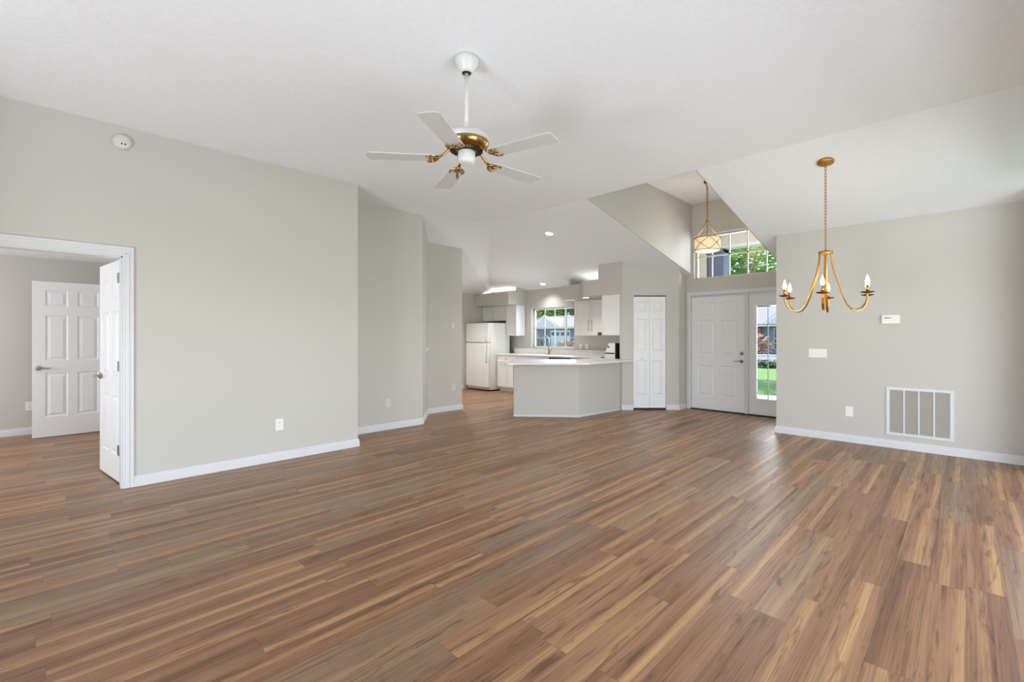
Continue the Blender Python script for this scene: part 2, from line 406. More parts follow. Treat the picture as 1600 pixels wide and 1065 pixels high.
# soft drop from the flat ceiling to the short wall beside the kitchen
prof = [(0, ZC), (.25, 3.145), (.5, 3.105), (.75, 3.04), (1, 2.938)]
vs_, fs_ = [], []
for t, z in prof:
    vs_ += [(3.87 + (4.46 - 3.87) * t, 5.79 + (6.56 - 5.79) * t, z), (XC + (5.245 - XC) * t, YK + (6.545 - YK) * t, z), KC]
for i in range(len(prof) - 1):
    fs_.append((3 * i, 3 * i + 1, 3 * i + 4, 3 * i + 3)); fs_.append((3 * i + 1, 3 * i + 2, 3 * i + 4))
b.add(vs_, fs_, True)
# light well lid
slab(b, [(XC - .03, WY0 - .05, WZ), (XF, WY0 - .05, WZ), (XF, WY1 + .05, WZ), (XC - .03, WY1 + .05, WZ)])
struct('ceiling', b, M['ceil'])
struct('ceiling_bedroom', MB().box(-4.2, .72, YL + .12, 9.14, 2.415, 2.45), M['ceil'])
b = MB()
for y0, y1 in ((WY0 - .011, WY0), (WY1, WY1 + .011)):
    b.add([(x, y, z) for y in (y0, y1) for x, z in ((XC, ZC - .001), (XF, zx(XF) - .001), (XF, WZ), (XC, WZ))], [(0, 1, 2, 3), (4, 7, 6, 5), (0, 4, 5, 1), (1, 5, 6, 2), (2, 6, 7, 3), (3, 7, 4, 0)])
b.box(XC - .04, XC, WY0 - .04, WY1 + .04, ZC + .03, WZ)
struct('wall_well', b, M['wall'])
# unseen roof and lanai roofs, added to block the sun; covered porch
b = MB(); b.box(-5.5, 9.0, -3.6, 10, 3.95, 4.1); b.box(-5.2, -1.45, .5, 5.2, 2.5, 2.6); b.box(-1.4, 6, -3.5, -.6, 2.5, 2.6)
struct('roof', b, M['roof'])
b = MB(); b.box(8.43, 10.9, 1.0, 6.2, 3.86, 3.95); b.box(10.45, 10.7, 1.0, 6.2, 3.34, 3.86)
struct('ceiling_porch', b, M['stucco'])
struct('trim_porch', MB().box(10.43, 10.72, 1.0, 6.2, 3.28, 3.345), M['trim'])
struct('porch_floor', MB().box(8.42, 11.6, 1.4, 5.6, -.2, -.03), M['concrete'])
struct('lanai_floor', MB().box(-5.4, -1.5, .5, 5.2, -.2, -.02).box(-1.4, 6, -3.4, -.6, -.2, -.02), M['concrete'])

# ---------------------------------------------------------------- soffits over the kitchen cabinets
SZ0, SZ1 = 2.105, 2.413
b = MB(); b.box(7.65, XF, 7.77, 9.05, SZ0, SZ1); b.box(7.96, XF, 7.77, 7.82, SZ1, 2.56)
struct('wall_soffit_fridge', b, M['wall'])
b = MB(); b.prism([(7.246, 4.935), (7.246, 5.28), (7.60, 5.65), (7.60, 6.10), (XF, 6.10), (XF, 4.47), (7.34, 4.47), (7.34, 4.935)], SZ0, SZ1)
b.box(7.85, XF, 6.05, 6.10, SZ1, 2.58)
struct('wall_soffit_range', b, M['wall'])
light('ledge_strip_fridge', 'AREA', (8.0, 8.4, 2.425), 1.0, (1, .95, .88), shape='RECTANGLE', size=.3, size_y=1.1, aim=(0, 0, 1))
light('ledge_strip_range', 'AREA', (7.8, 5.2, 2.43), 1.4, (1, .95, .88), shape='RECTANGLE', size=.5, size_y=1.0, aim=(0, 0, 1))

# ---------------------------------------------------------------- baseboards
BP = [(0, 0), (.016, 0), (.016, .062), (.011, .07), (.011, .082), (.005, .092), (0, .094)]
def base(name, *paths):
    b = MB()
    for p in paths: b.sweep(p, BP)
    return struct(name, b, M['trim'])
base('baseboard_left', [(.475, YL), (2.575, YL), (2.575, YL + .6)])
base('baseboard_hall', [(2.575, 5.85), (3.925, 5.85), (4.5, 6.54), (5.245, 6.54), (5.245, 9.04)])
base('baseboard_kitchen', [(5.25, 9.05), (7.3, 9.05)])
base('baseboard_right', [(XF - .02, 1.868), (XR, 1.868), (XR, -.44)])
base('baseboard_pantry', [diag(1.985, PD)[:2], diag(BL0 - .012, PD)[:2]], [diag(BL1 + .012, PD)[:2], p3, (XF - .02, p3[1])])
base('baseboard_bedroom', [(-4, 9.02), (.58, 9.02)])
b = MB(); b.sweep([(A0[0] + .1, A0[1] + .1), A0, A1, A2], [(0, 0), (.006, 0), (.006, .028), (0, .03)])
struct('baseboard_peninsula', b, M['trim'])

# ---------------------------------------------------------------- paneled doors
def panel_slab(w, h, t, cols, rows, Mx=None, rec=.009):
    """door slab in x (width), y (thickness), z; sunk and raised panels on both faces"""
    b = MB(); us = sorted({0, w, *[u for c in cols for u in c]}); zs = sorted({0, h, *[z for r in rows for z in r]})
    for side in (0, 1):
        y = 0 if side == 0 else t; sg = 1 if side == 0 else -1
        for i in range(len(us) - 1):
            for j in range(len(zs) - 1):
                u0, u1, z0, z1 = us[i], us[i + 1], zs[j], zs[j + 1]
                if (u0, u1) in cols and (z0, z1) in rows:
                    rings = []
                    for inset, dep in ((0, 0), (.006, rec * .3), (.013, rec), (.022, rec), (.05, .001)):
                        inset = min(inset, .45 * (u1 - u0), .45 * (z1 - z0))
                        rings.append([(u0 + inset, y + sg * dep, z0 + inset), (u1 - inset, y + sg * dep, z0 + inset), (u1 - inset, y + sg * dep, z1 - inset), (u0 + inset, y + sg * dep, z1 - inset)])
                    vs = [p for r_ in rings for p in r_]; fs = []
                    for k in range(len(rings) - 1):
                        for q in range(4): fs.append((k * 4 + q, k * 4 + (q + 1) % 4, (k + 1) * 4 + (q + 1) % 4, (k + 1) * 4 + q))
                    k = 4 * (len(rings) - 1); fs.append((k, k + 1, k + 2, k + 3))
                    if side: fs = [f[::-1] for f in fs]
                    b.add(vs, fs, Mx=Mx)
                else:
                    f = (0, 1, 2, 3); f = f if side == 0 else f[::-1]
                    b.add([(u0, y, z0), (u1, y, z0), (u1, y, z1), (u0, y, z1)], [f], Mx=Mx)
    b.add([(0, 0, 0), (w, 0, 0), (w, t, 0), (0, t, 0), (0, 0, h), (w, 0, h), (w, t, h), (0, t, h)], [(0, 3, 2, 1), (4, 5, 6, 7), (0, 4, 7, 3), (1, 2, 6, 5)], Mx=Mx)
    return b
ROWS6 = lambda h: [(.115 * h, .385 * h), (.475 * h, .775 * h), (.835 * h, .935 * h)]
def frame(loc, rz): return Matrix.Translation(loc) @ Matrix.Rotation(rz, 4, 'Z')
def lever(b, Mx, x, z, sgn, y=0, out=-1):
    """rose and lever handle on a door face, local door frame"""
    ym = y + out * .008
    b.lathe([(.027, -.006), (.03, 0), (.027, .006), (.012, .012), (.011, .045), (.013, .05), (0.006, .054)], 20, Mx=Mx @ Matrix.Translation((x, ym, z)) @ Matrix.Rotation(R(90 if out < 0 else -90), 4, 'X'))
    pts = [(x + sgn * d, ym + out * (.042 + .004 * math.sin(d * 30)), z + .004 * math.sin(d * 55)) for d in (-.008, .01, .03, .055, .08, .1, .112)]
    b.tube(pts, [.008, .009, .0085, .0075, .007, .007, .006], 10, Mx=Mx)

# --- front door (door_1) with frame and sidelight
fd = struct('door_1', (XF, 3.14, 0), None)
fd['label'] = 'white six panel front door with satin lever and round deadbolt, beside the glazed sidelight'
Mx = frame((XF + .03, 3.594, .02), R(-90))
panel_slab(.916, 2.03, .044, [(.12, .415), (.501, .796)], [(.235, .79), (.975, 1.6), (1.72, 1.92)], Mx).build('door_panel', M['door'], fd)
hw = MB(); lever(hw, Mx, .866, .885, -1); hw.build('door_handle', M['nickel'], fd)
hw = MB(); hw.lathe([(.03, -.004), (.031, 0), (.028, .01), (.018, .016), (.016, .02)], 20, Mx=Mx @ Matrix.Translation((.866, -.002, 1.02)) @ Matrix.Rotation(R(90), 4, 'X')); hw.build('deadbolt', M['nickel'], fd)
for z in (.22, 1.02, 1.82):
    MB().tube([(XF + .026, 3.599, z - .045), (XF + .026, 3.599, z + .045)], .006, 8).build('hinge', M['nickel'], fd)
struct('trim_door_1', MB().box(XF - .016, XF + .02, 3.60, 3.665, 0, 2.14, .004).box(XF - .016, XF + .02, 1.875, 3.60, 2.075, 2.14, .004)
       .box(XF + .0, XF + .1, 3.597, 3.612, 0, 2.09).box(XF + .0, XF + .1, 2.655, 2.677, 0.02, 2.075).box(XF + .02, XF + .1, 2.655, 3.6, 2.052, 2.09).box(XF - .004, XF + .1, 2.612, 2.655, 0, 2.075, .003), M['trim'])
struct('trim_threshold', MB().box(XF - .012, XF + .16, 1.9, 3.6, 0, .018, .004), M['dark'])
sl = struct('window_2', (XF + .04, 2.27, 0), None); sl['label'] = 'narrow glazed sidelight panel with white grid to the right of the front door'
x0, x1 = XF + .03, XF + .074; GY0, GY1, GZ0, GZ1 = 2.13, 2.492, .29, 1.845
MB().box(x0, x1, GY1, 2.612, .02, 2.07).box(x0, x1, 1.94, GY0, .02, 2.07).box(x0, x1, GY0, GY1, .02, GZ0).box(x0, x1, GY0, GY1, GZ1, 2.07)\
    .box(x0 - .01, x0, GY0 - .03, GY1 + .03, GZ0 - .03, GZ0, .003).box(x0 - .01, x0, GY0 - .03, GY1 + .03, GZ1, GZ1 + .03, .003).box(x0 - .01, x0, GY1, GY1 + .03, GZ0, GZ1, .003).box(x0 - .01, x0, GY0 - .03, GY0, GZ0, GZ1, .003).build('panel_frame', M['door'], sl)
g = MB(); g.box(x0 + .026, x0 + .034, 2.318, 2.332, GZ0, GZ1)
for i in range(1, 5): z = GZ0 + (GZ1 - GZ0) * i / 5; g.box(x0 + .026, x0 + .034, GY0, GY1, z - .007, z + .007)
g.build('grid', M['trim'], sl)
MB().box(x0 + .036, x0 + .040, GY0 - .01, GY1 + .01, GZ0 - .01, GZ1 + .01).build('pane', M['glass'], sl)

# --- bifold pantry door (door_2)
bf = struct('door_2', diag((BL0 + BL1) / 2, PD), None); bf['label'] = 'narrow white bifold pantry door of two panelled leaves with a small knob'
lw = (BL1 - BL0 - .012) / 2
for k in range(2):
    Mx = frame(diag(BL0 + .004 + k * (lw + .004), PD + .012, .035), R(-45))
    panel_slab(lw, 2.02, .03, [(.05, lw - .05)], [(.22, .86), (1.02, 1.62), (1.74, 1.94)], Mx).build('leaf', M['door'], bf)
kn = MB(); kn.lathe([(.009, 0), (.008, .012), (.017, .02), (.019, .03), (.012, .036), (0.004, .038)], 16, Mx=Matrix.Translation(diag(BL0 + .155, PD + .012, .93)) @ Matrix.Rotation(R(-45), 4, 'Z') @ Matrix.Rotation(R(90), 4, 'X'))
kn.build('knob', M['plastic'], bf)
t_ = MB(); dbox(t_, BL0 + .002, BL1 - .002, PD + .005, PD + .04, 2.058, 2.072); t_.build('track', M['black'], bf)
b = MB(); dbox(b, BL0, BL1, PD + .05, PD + .06, 0, BZ); struct('pantry_shade_back', b, M['dark'])  # dark sheet behind the leaves, standing in for the unlit closet

# --- double door into the far room (door_3: the leaf we see edge-on), casing
nd = struct('door_3', (.40, 5.345, 0), None); nd['label'] = 'white panelled door leaf standing open in the left doorway with three steel hinges'
Mx = frame((.434, 5.36, .015), R(98))
panel_slab(.74, 2.005, .035, [(.1, .33), (.41, .64)], ROWS6(2.0), Mx).build('door_panel', M['door'], nd)
hw = MB(); lever(hw, Mx, .68, .93, -1, .035, 1); lever(hw, Mx, .68, .93, -1); hw.build('door_handle', M['nickel'], nd)
for z in (.30, 1.06, 1.86):
    h_ = MB(); h_.box(.004, .10, -.003, .0, z - .046, z + .046, Mx=Mx @ Matrix.Translation((0, .0385, -.015))); h_.tube([(.396, 5.352, z - .048), (.396, 5.352, z + .048)], .006, 8)
    h_.build('hinge', M['steel'], nd)
CP = .075
b = MB()
b.box(.402, .477, YL - .014, YL, 0, 2.115, .003).box(.418, .447, YL - .02, YL - .012, 0, 2.06, .003).box(.455, .477, YL - .021, YL - .01, 0, 2.115, .004)
b.box(-1.2, .402, YL - .014, YL, 2.03, 2.115, .003).box(-1.2, .46, YL - .021, YL - .01, 2.093, 2.115, .004).box(-1.2, .43, YL - .02, YL - .012, 2.045, 2.065, .003)
b.box(.39, .405, YL - .002, YL + .122, 0, 2.035).box(-1.15, .405, YL - .002, YL + .122, 2.02, 2.035)
struct('trim_door_3', b, M['trim'])

# --- far door (door_4)
dd = struct('door_4', (.52, 8.55, 0), None); dd['label'] = 'white six panel door standing open inside the far room, lever at its left edge'
Mx = frame((-.235, 8.55, .012), 0)
panel_slab(.76, 2.04, .035, [(.12, .335), (.425, .64)], [(.26, .84), (1.0, 1.6), (1.72, 1.93)], Mx).build('door_panel', M['door'], dd)
hw = MB(); lever(hw, Mx, .06, .905, 1); lever(hw, Mx, .06, .905, 1, .035, 1); hw.build('door_handle', M['nickel'], dd)

# ---------------------------------------------------------------- windows
kw = struct('window_1', (XF + .1, 6.94, KZ0), None); kw['label'] = 'kitchen window over the sink with white grid muntins'
x0, x1 = XF + .10, XF + .15
MB().box(x0, x1, KY0, KY0 + .035, KZ0, KZ1).box(x0, x1, KY1 - .035, KY1, KZ0, KZ1).box(x0, x1, KY0, KY1, KZ0, KZ0 + .035).box(x0, x1, KY0, KY1, KZ1 - .035, KZ1).box(x0 - .008, x1, KY0, KY1, 1.52, 1.552).build('window_frame', M['trim'], kw)
g = MB()
for i in range(1, 4): y = KY0 + .035 + (KY1 - KY0 - .07) * i / 4; g.box(x0 + .012, x0 + .022, y - .009, y + .009, KZ0 + .03, KZ1 - .03)
for z in (1.30, 1.78): g.box(x0 + .012, x0 + .022, KY0 + .03, KY1 - .03, z - .009, z + .009)
g.build('grid', M['trim'], kw)
MB().box(x0 + .026, x0 + .03, KY0 + .02, KY1 - .02, KZ0 + .02, KZ1 - .02).build('pane', M['glass'], kw)
MB().box(XF - .012, x0, KY0 - .0, KY1 + .0, KZ0 - .015, KZ0 + .004, .003).build('window_sill', M['trim'], kw)
ew = struct('window_3', (XF + .08, 2.84, EZ0), None); ew['label'] = 'high transom window above the front door with white grid'
x0, x1 = XF + .095, XF + .145
MB().box(x0, x1, EY0, EY0 + .03, EZ0, EZ1).box(x0, x1, EY1 - .03, EY1, EZ0, EZ1).box(x0, x1, EY0, EY1, EZ0, EZ0 + .025).box(x0, x1, EY0, EY1, EZ1 - .03, EZ1).build('window_frame', M['trim'], ew)
g = MB()
for y in (3.255, 2.955, 2.655, 2.36): g.box(x0 + .008, x0 + .03, y - .010, y + .010, EZ0, EZ1)
g.box(x0 + .008, x0 + .03, EY0, EY1, 2.775, 2.80); g.build('grid', M['trim'], ew)
MB().box(x0 + .034, x0 + .038, EY0 + .01, EY1 - .01, EZ0 + .01, EZ1 - .01).build('pane', M['glass'], ew)
# sliding doors behind the photographer
for nm, horiz in (('window_4', 0), ('window_5', 1)):
    o = struct(nm, (-1.44, 2.85, 0) if not horiz else (2.0, -.51, 0), None); f = MB()
    if not horiz:
        for y in (.52, 2.18, 3.83): f.box(-1.47, -1.42, y, y + .05, .0, 2.08)
        f.box(-1.47, -1.42, .5, 3.9, 0, .06).box(-1.47, -1.42, .5, 3.9, 2.02, 2.08)
    else:
        for x in (.02, 2.5, 4.93): f.box(x, x + .05, -.54, -.49, 0, 2.15)
        f.box(.0, 5.0, -.54, -.49, 0, .06).box(.0, 5.0, -.54, -.49, 2.09, 2.15)
    f.build('window_frame', M['trim'], o)

# ---------------------------------------------------------------- ceiling fan
FX, FY = 1.916, 2.341
fan = thing('ceiling_fan', 'white five blade ceiling fan with antique brass fittings hanging on a long rod', 'ceiling fan', (FX, FY, 2.45))
c0 = (FX, FY, 0)
MB().lathe([(.03, 3.075), (.034, 3.07), (.044, 3.084), (.058, 3.108), (.074, 3.13), (.077, 3.145), (.077, 3.17)], 32, c0).build('canopy', M['fanwhite'], fan)
MB().lathe([(.024, 3.068), (.032, 3.074), (.03, 3.08)], 20, c0).build('ball_socket', M['black'], fan)
MB().lathe([(.0135, 2.68), (.0135, 3.08)], 14, c0).lathe([(.03, 2.668), (.028, 2.70), (.016, 2.74), (.0135, 2.75)], 20, c0).build('rod', M['fanwhite'], fan)
hs = MB().lathe([(.148, 2.612), (.151, 2.625), (.146, 2.645), (.128, 2.66), (.092, 2.669), (.04, 2.674), (.02, 2.674)], 40, c0).build('motor_housing', M['fanwhite'], fan)
for a in (20, 140, 260): MB().lathe([(.004, 2.66), (.004, 2.676), (.002, 2.68)], 8, (FX + .11 * math.cos(R(a)), FY + .11 * math.sin(R(a)), 0)).build('screw', M['fanwhite'], hs)
mb = MB().lathe([(.055, 2.556), (.108, 2.56), (.132, 2.575), (.146, 2.598), (.1485, 2.612)], 40, c0).build('motor_band', M['brass'], fan)
vt = MB()
for k in range(30):
    a = 2 * math.pi * k / 30; m_ = Matrix.Translation((FX, FY, 0)) @ Matrix.Rotation(a, 4, 'Z')
    vt.box(.068, .108, -.0045, .0045, 2.5565, 2.5615, Mx=m_ @ Matrix.Translation((0, 0, -.002)))
vt.build('vent_slot', M['black'], mb)
MB().lathe([(.05, 2.548), (.062, 2.551), (.062, 2.562)], 24, c0).build('motor_collar', M['black'], fan)
lk = MB().lathe([(.03, 2.474), (.048, 2.478), (.055, 2.49), (.057, 2.55), (.054, 2.558)], 28, c0).build('switch_housing', M['fanwhite'], fan)
pc = MB().tube([(FX - .036, FY + .036, 2.54), (FX - .044, FY + .044, 2.535), (FX - .044, FY + .044, 2.42)], .0016, 6).build('pull_chain', M['nickel'], fan)
MB().lathe([(.002, 2.372), (.0075, 2.378), (.009, 2.392), (.006, 2.41), (.0025, 2.424)], 12, (FX - .044, FY + .044, 0)).build('pull_knob', M['wood'], pc)
# a blade with its iron, built along +x, then copied
irn = MB()
irn.tube([(.07, 0, .098), (.1, 0, .082), (.13, 0, .055), (.16, 0, .03), (.185, 0, .018)], [.011, .0095, .008, .0085, .009], 10)
for sg in (-1, 1):
    irn.tube([(.178, 0, .016), (.195, sg * .018, .012), (.205, sg * .036, .008), (.225, sg * .05, .006), (.25, sg * .048, .003), (.262, sg * .04, .002)], [.009, .0085, .008, .0075, .007, .005], 9)
    irn.tube([(.2, sg * .02, .01), (.21, sg * .01, .006), (.225, sg * .012, .004), (.235, sg * .02, .003)], .006, 8)
irn.tube([(.185, 0, .016), (.21, 0, .008), (.25, 0, .003)], [.009, .007, .005], 8)
pit = Matrix.Rotation(R(-3), 4, 'X')
bl = MB(); out = []
L0, L1, W0, W1 = .2, .645, .055, .067
out += [(L0, -W0 + .012), (L0 + .012, -W0), (L1 - .022, -W1), (L1 - .004, -W1 + .012), (L1, -W1 + .03), (L1, W1 - .03), (L1 - .004, W1 - .012), (L1 - .022, W1), (L0 + .012, W0), (L0, W0 - .012)]
bl.prism(out, .008, .0145, Mx=pit)
iron = blade = None
for k in range(5):
    a = R(-148 + 72 * k)
    if k == 0:
        blade = bl.build('blade', M['blade'], fan, world=False); iron = irn.build('blade_iron', M['brass'], fan, world=False)
        bb, ii = blade, iron
    else:
        bb = blade.copy(); ii = iron.copy(); COL.objects.link(bb); COL.objects.link(ii); bb.parent = fan; ii.parent = fan
    for o in (bb, ii): o.location = (0, 0, .045); o.rotation_euler = (0, 0, a)

# ---------------------------------------------------------------- chandelier
CX, CY, CZ = 5.421, .994, zx(5.421)
ch = thing('chandelier', 'gold six arm candle chandelier with glowing bulbs hanging near the right wall', 'chandelier', (CX, CY, 1.57))
cp = MB(); tilt = Matrix.Translation((CX, CY, CZ)) @ Matrix.Rotation(math.atan(SL), 4, 'Y')
cp.lathe([(.02, -.03), (.062, -.026), (.072, -.02), (.073, -.002)], 30, Mx=tilt); cp.build('canopy', M['gold'], ch)
def links(b, x, y, z0, z1, L=.04, r=.0028, wd=.0095):
    n = int((z1 - z0) / (L * .76)); st = (z1 - z0) / n
    for i in range(n):
        zc = z0 + (i + .5) * st; m_ = Matrix.Translation((x, y, zc)) @ Matrix.Rotation(R(45 + 90 * (i % 2)), 4, 'Z'); pts = []
        for k in range(12):
            a = 2 * math.pi * k / 12; pts.append((wd * math.cos(a), 0, (L / 2) * math.sin(a)))
        b.tube(pts, r, 5, True, Mx=m_)
c_ = MB(); links(c_, CX, CY, 2.2, CZ - .03); c_.build('chain', M['gold'], ch)
MB().lathe([(.055, 2.15), (.062, 2.152), (.063, 2.176), (.056, 2.18), (.012, 2.183), (.006, 2.2)], 28, (CX, CY, 0)).build('hub', M['gold'], ch)
prof = [(.052, 2.165), (.062, 2.06), (.085, 1.95), (.12, 1.84), (.16, 1.73), (.2, 1.645), (.24, 1.598), (.285, 1.584), (.33, 1.6), (.362, 1.64), (.378, 1.69), (.38, 1.732)]
for k in range(6):
    a = R(7 + 60 * k); m_ = Matrix.Translation((CX, CY, 0)) @ Matrix.Rotation(a, 4, 'Z')
    # flat strap arm: wide across, thin in the bend
    vs_ = []; fs_ = []
    for i, (r_, z_) in enumerate(prof):
        q = prof[min(i + 1, len(prof) - 1)]; p_ = prof[max(i - 1, 0)]; dx, dz = q[0] - p_[0], q[1] - p_[1]; l_ = math.hypot(dx, dz); nx, nz = -dz / l_ * .003, dx / l_ * .003
        for sx_, sy_ in ((1, 1), (1, -1), (-1, -1), (-1, 1)): vs_.append((r_ + nx * sx_, sy_ * .010, z_ + nz * sx_))
        if i: 
            for j in range(4): fs_.append(((i - 1) * 4 + j, (i - 1) * 4 + (j + 1) % 4, i * 4 + (j + 1) % 4, i * 4 + j))
    fs_ += [(0, 1, 2, 3), tuple(range(len(vs_) - 4, len(vs_)))]
    ar = MB().add(vs_, fs_, Mx=m_).build('arm', M['gold'], ch)
    e = m_ @ Vector((.38, 0, 0)); ee = (e.x, e.y, 0)
    MB().lathe([(.012, 1.728), (.04, 1.734), (.055, 1.742), (.055, 1.745), (.02, 1.742)], 20, ee).build('drip_pan', M['bronze'], ar)
    MB().lathe([(.013, 1.74), (.013, 1.806)], 14, ee).build('candle_sleeve', M['gold'], ar)
    MB().lathe([(.009, 1.806), (.016, 1.822), (.0175, 1.838), (.013, 1.862), (.006, 1.885), (.001, 1.9)], 14, ee).build('bulb', M['bulb'], ar)
light('chandelier_glow', 'POINT', (CX, CY, 1.88), 8, (1, .85, .65), shadow_soft_size=.3)

# ---------------------------------------------------------------- drum pendant in the entry well
PX, PY = 7.194, 2.871
pd = thing('drum_pendant', 'glowing drum pendant with crossed metal straps hanging in the entry well', 'pendant light', (PX, PY, 2.64))
hk = MB().lathe([(.01, 3.725), (.03, 3.73), (.034, 3.758)], 20, (7.18, 2.885, 0)); hk.tube([(7.18, 2.885, 3.735), (7.183, 2.882, 3.70), (PX, PY, 3.69), (PX, PY, 3.665)], .006, 8); hk.build('ceiling_hook', M['bronze'], pd)
c_ = MB(); links(c_, PX, PY, 3.16, 3.68, .045, .005, .014); c_.build('chain', M['gold'], pd)
MB().lathe([(.006, 3.10), (.02, 3.115), (.024, 3.14), (.01, 3.16), (.006, 3.17)], 16, (PX, PY, 0)).build('finial', M['gold'], pd)
for k in range(4):
    a = R(20 + 90 * k); MB().tube([(PX + .015 * math.cos(a), PY + .015 * math.sin(a), 3.13), (PX + .08 * math.cos(a), PY + .08 * math.sin(a), 2.99), (PX + .19 * math.cos(a), PY + .19 * math.sin(a), 2.872)], .005, 8).build('support_rod', M['gold'], pd)
MB().tube([(PX, PY, 3.11), (PX, PY, 2.80)], .007, 8).build('stem', M['bronze'], pd)
sh = MB().lathe([(.190, 2.675), (.190, 2.865)], 48, (PX, PY, 0), cap=False).build('drum_shade', M['shade'], pd)
stp = MB()
for z in (2.672, 2.866): stp.tube([(PX + .194 * math.cos(2 * math.pi * k / 40), PY + .194 * math.sin(2 * math.pi * k / 40), z) for k in range(40)], .0045, 6, True)
for k in range(5):
    for sg in (-1, 1):
        a0 = 2 * math.pi * k / 5 + .52
        stp.tube([(PX + .194 * math.cos(a0 + sg * .63 * t), PY + .194 * math.sin(a0 + sg * .63 * t), 2.672 + .194 * (t + 1) / 2) for t in [i / 5 - 1 for i in range(11)]], .0035, 6)
stp.build('strap', M['bronze'], sh)
MB().lathe([(.001, 2.647), (.08, 2.65), (.14, 2.657), (.187, 2.672)], 40, (PX, PY, 0)).build('diffuser', M['diff'], pd)
light('pendant_glow', 'POINT', (PX, PY, 2.95), 3, (1, .87, .68), shadow_soft_size=.15)

# ---------------------------------------------------------------- recessed lights
def downlight(x, y, z, label, tiltY, watts=48):
    t = thing('recessed_light', label, 'recessed light', (x, y, z), 'recessed lights'); m_ = Matrix.Translation((x, y, z)) @ Matrix.Rotation(tiltY, 4, 'Y')
    MB().lathe([(.062, -.001), (.062, -.006), (.078, -.006), (.084, -.002), (.084, .002)], 30, Mx=m_, cap=False).build('trim_ring', M['plastic'], t)
    MB().lathe([(.001, -.004), (.062, -.003)], 30, Mx=m_, cap=False).build('lens', M['disc'], t)
    light('downlight', 'SPOT', (x, y, z - .03), watts, (1, .98, .95), spot_size=R(125), spot_blend=.8, shadow_soft_size=.06)
downlight(5.705, 4.843, zx(5.705), 'lit round recessed light in the sloped ceiling, nearer of the two', math.atan(SL))
downlight(7.94, 6.93, zx(7.94), 'lit round recessed light above the kitchen window', math.atan(SL), 30)
downlight(6.1, 7.9, 2.65, 'added round recessed light, out of view, brightening the refrigerator', 0, 125)  # extra fixture added out of view to brighten the fridge corner
downlight(7.44, 5.36, SZ0, 'lit round recessed light under the soffit above the corner cabinets', 0, 12)

# ---------------------------------------------------------------- wall fittings
sd = thing('smoke_detector', 'round off white smoke detector high on the left wall', 'smoke detector', (.396, YL, 3.025))
m_ = Matrix.Translation((.396, YL, 3.025)) @ Matrix.Rotation(R(90), 4, 'X')
MB().lathe([(.068, 0), (.068, .012), (.063, .02)], 36, Mx=m_).build('base', M['almond'], sd)
MB().lathe([(.063, .02), (.06, .03), (.05, .036), (.03, .038), (.001, .0385)], 36, Mx=m_).build('cover', M['almond'], sd)
for dx in (-.002, .02): MB().lathe([(.0065, .0375), (.0065, .0395), (.001, .04)], 12, Mx=m_ @ Matrix.Translation((dx, -.022, 0))).build('indicator', M['dark'], sd)

def plate(name, label, cat, c, rz, w_, h_, mat, kind, group=None):
    """wall plate; local x along the wall, y out of the wall is -y"""
    t = thing(name, label, cat, c, group, rz)
    MB().box(-w_ / 2, w_ / 2, -.006, 0, -h_ / 2, h_ / 2, .003).build('cover_plate', mat, t, world=False)
    if kind == 'outlet':
        for dz in (-.02, .02):
            r_ = MB().box(-.0165, .0165, -.0085, -.005, dz - .014, dz + .014, .004).build('receptacle', mat, t, world=False)
            sl_ = MB()
            for dx in (-.006, .006): sl_.box(dx - .0012, dx + .0012, -.0089, -.0083, dz - .004, dz + .006)
            sl_.build('slot', M['dark'], r_, world=False)
    elif kind == 'switch':
        n = max(1, round((w_ - .03) / .046)); 
        for i in range(n):
            x = (i - (n - 1) / 2) * .046
            MB().box(x - .005, x + .005, -.0068, -.0055, -.012, .012).box(x - .004, x + .004, -.017, -.006, .0, .011, .002).build('toggle', mat, t, world=False)
    elif kind == 'rocker':
        MB().box(-.0165, .0165, -.0095, -.005, -.033, .033, .002).build('rocker', mat, t, world=False)
    elif kind == 'jack':
        MB().box(-.008, .008, -.009, -.005, -.009, .009, .002).build('jack', mat, t, world=False)
    elif kind == 'thermostat': pass
    return t
plate('wall_outlet', 'white outlet low on the left wall near the hall corner', 'outlet', (1.685, YL, .385), 0, .08, .125, M['plastic'], 'outlet')
plate('wall_outlet', 'wall coloured outlet low on the hall wall', 'outlet', (3.339, 5.85, .383), 0, .075, .12, M['almond'], 'outlet')
plate('wall_switch', 'wall coloured rocker switch on the short wall beside the kitchen', 'switch', (5.03, 6.54, 1.53), 0, .075, .12, M['almond'], 'rocker')
plate('wall_outlet', 'wall coloured outlet low on the short wall beside the kitchen', 'outlet', (5.045, 6.54, .425), 0, .075, .12, M['almond'], 'outlet')
plate('wall_outlet', 'white outlet low on the far room wall behind the open door', 'outlet', (-.27, 9.02, .385), 0, .075, .12, M['plastic'], 'outlet')
plate('wall_switch', 'white plate of four toggle switches on the right wall by the entry', 'switch', (XR, 1.382, 1.112), R(-90), .205, .115, M['plastic'], 'switch')
plate('wall_outlet', 'white outlet low on the right wall under the four switches', 'outlet', (XR, 1.045, .386), R(-90), .08, .125, M['plastic'], 'rocker')
plate('wall_outlet', 'backsplash outlet nearer the kitchen window', 'outlet', (XF, 6.10, 1.11), R(-90), .075, .115, M['plastic'], 'outlet')
plate('wall_outlet', 'backsplash outlet nearer the range', 'outlet', (XF, 5.93, 1.11), R(-90), .075, .115, M['plastic'], 'rocker')
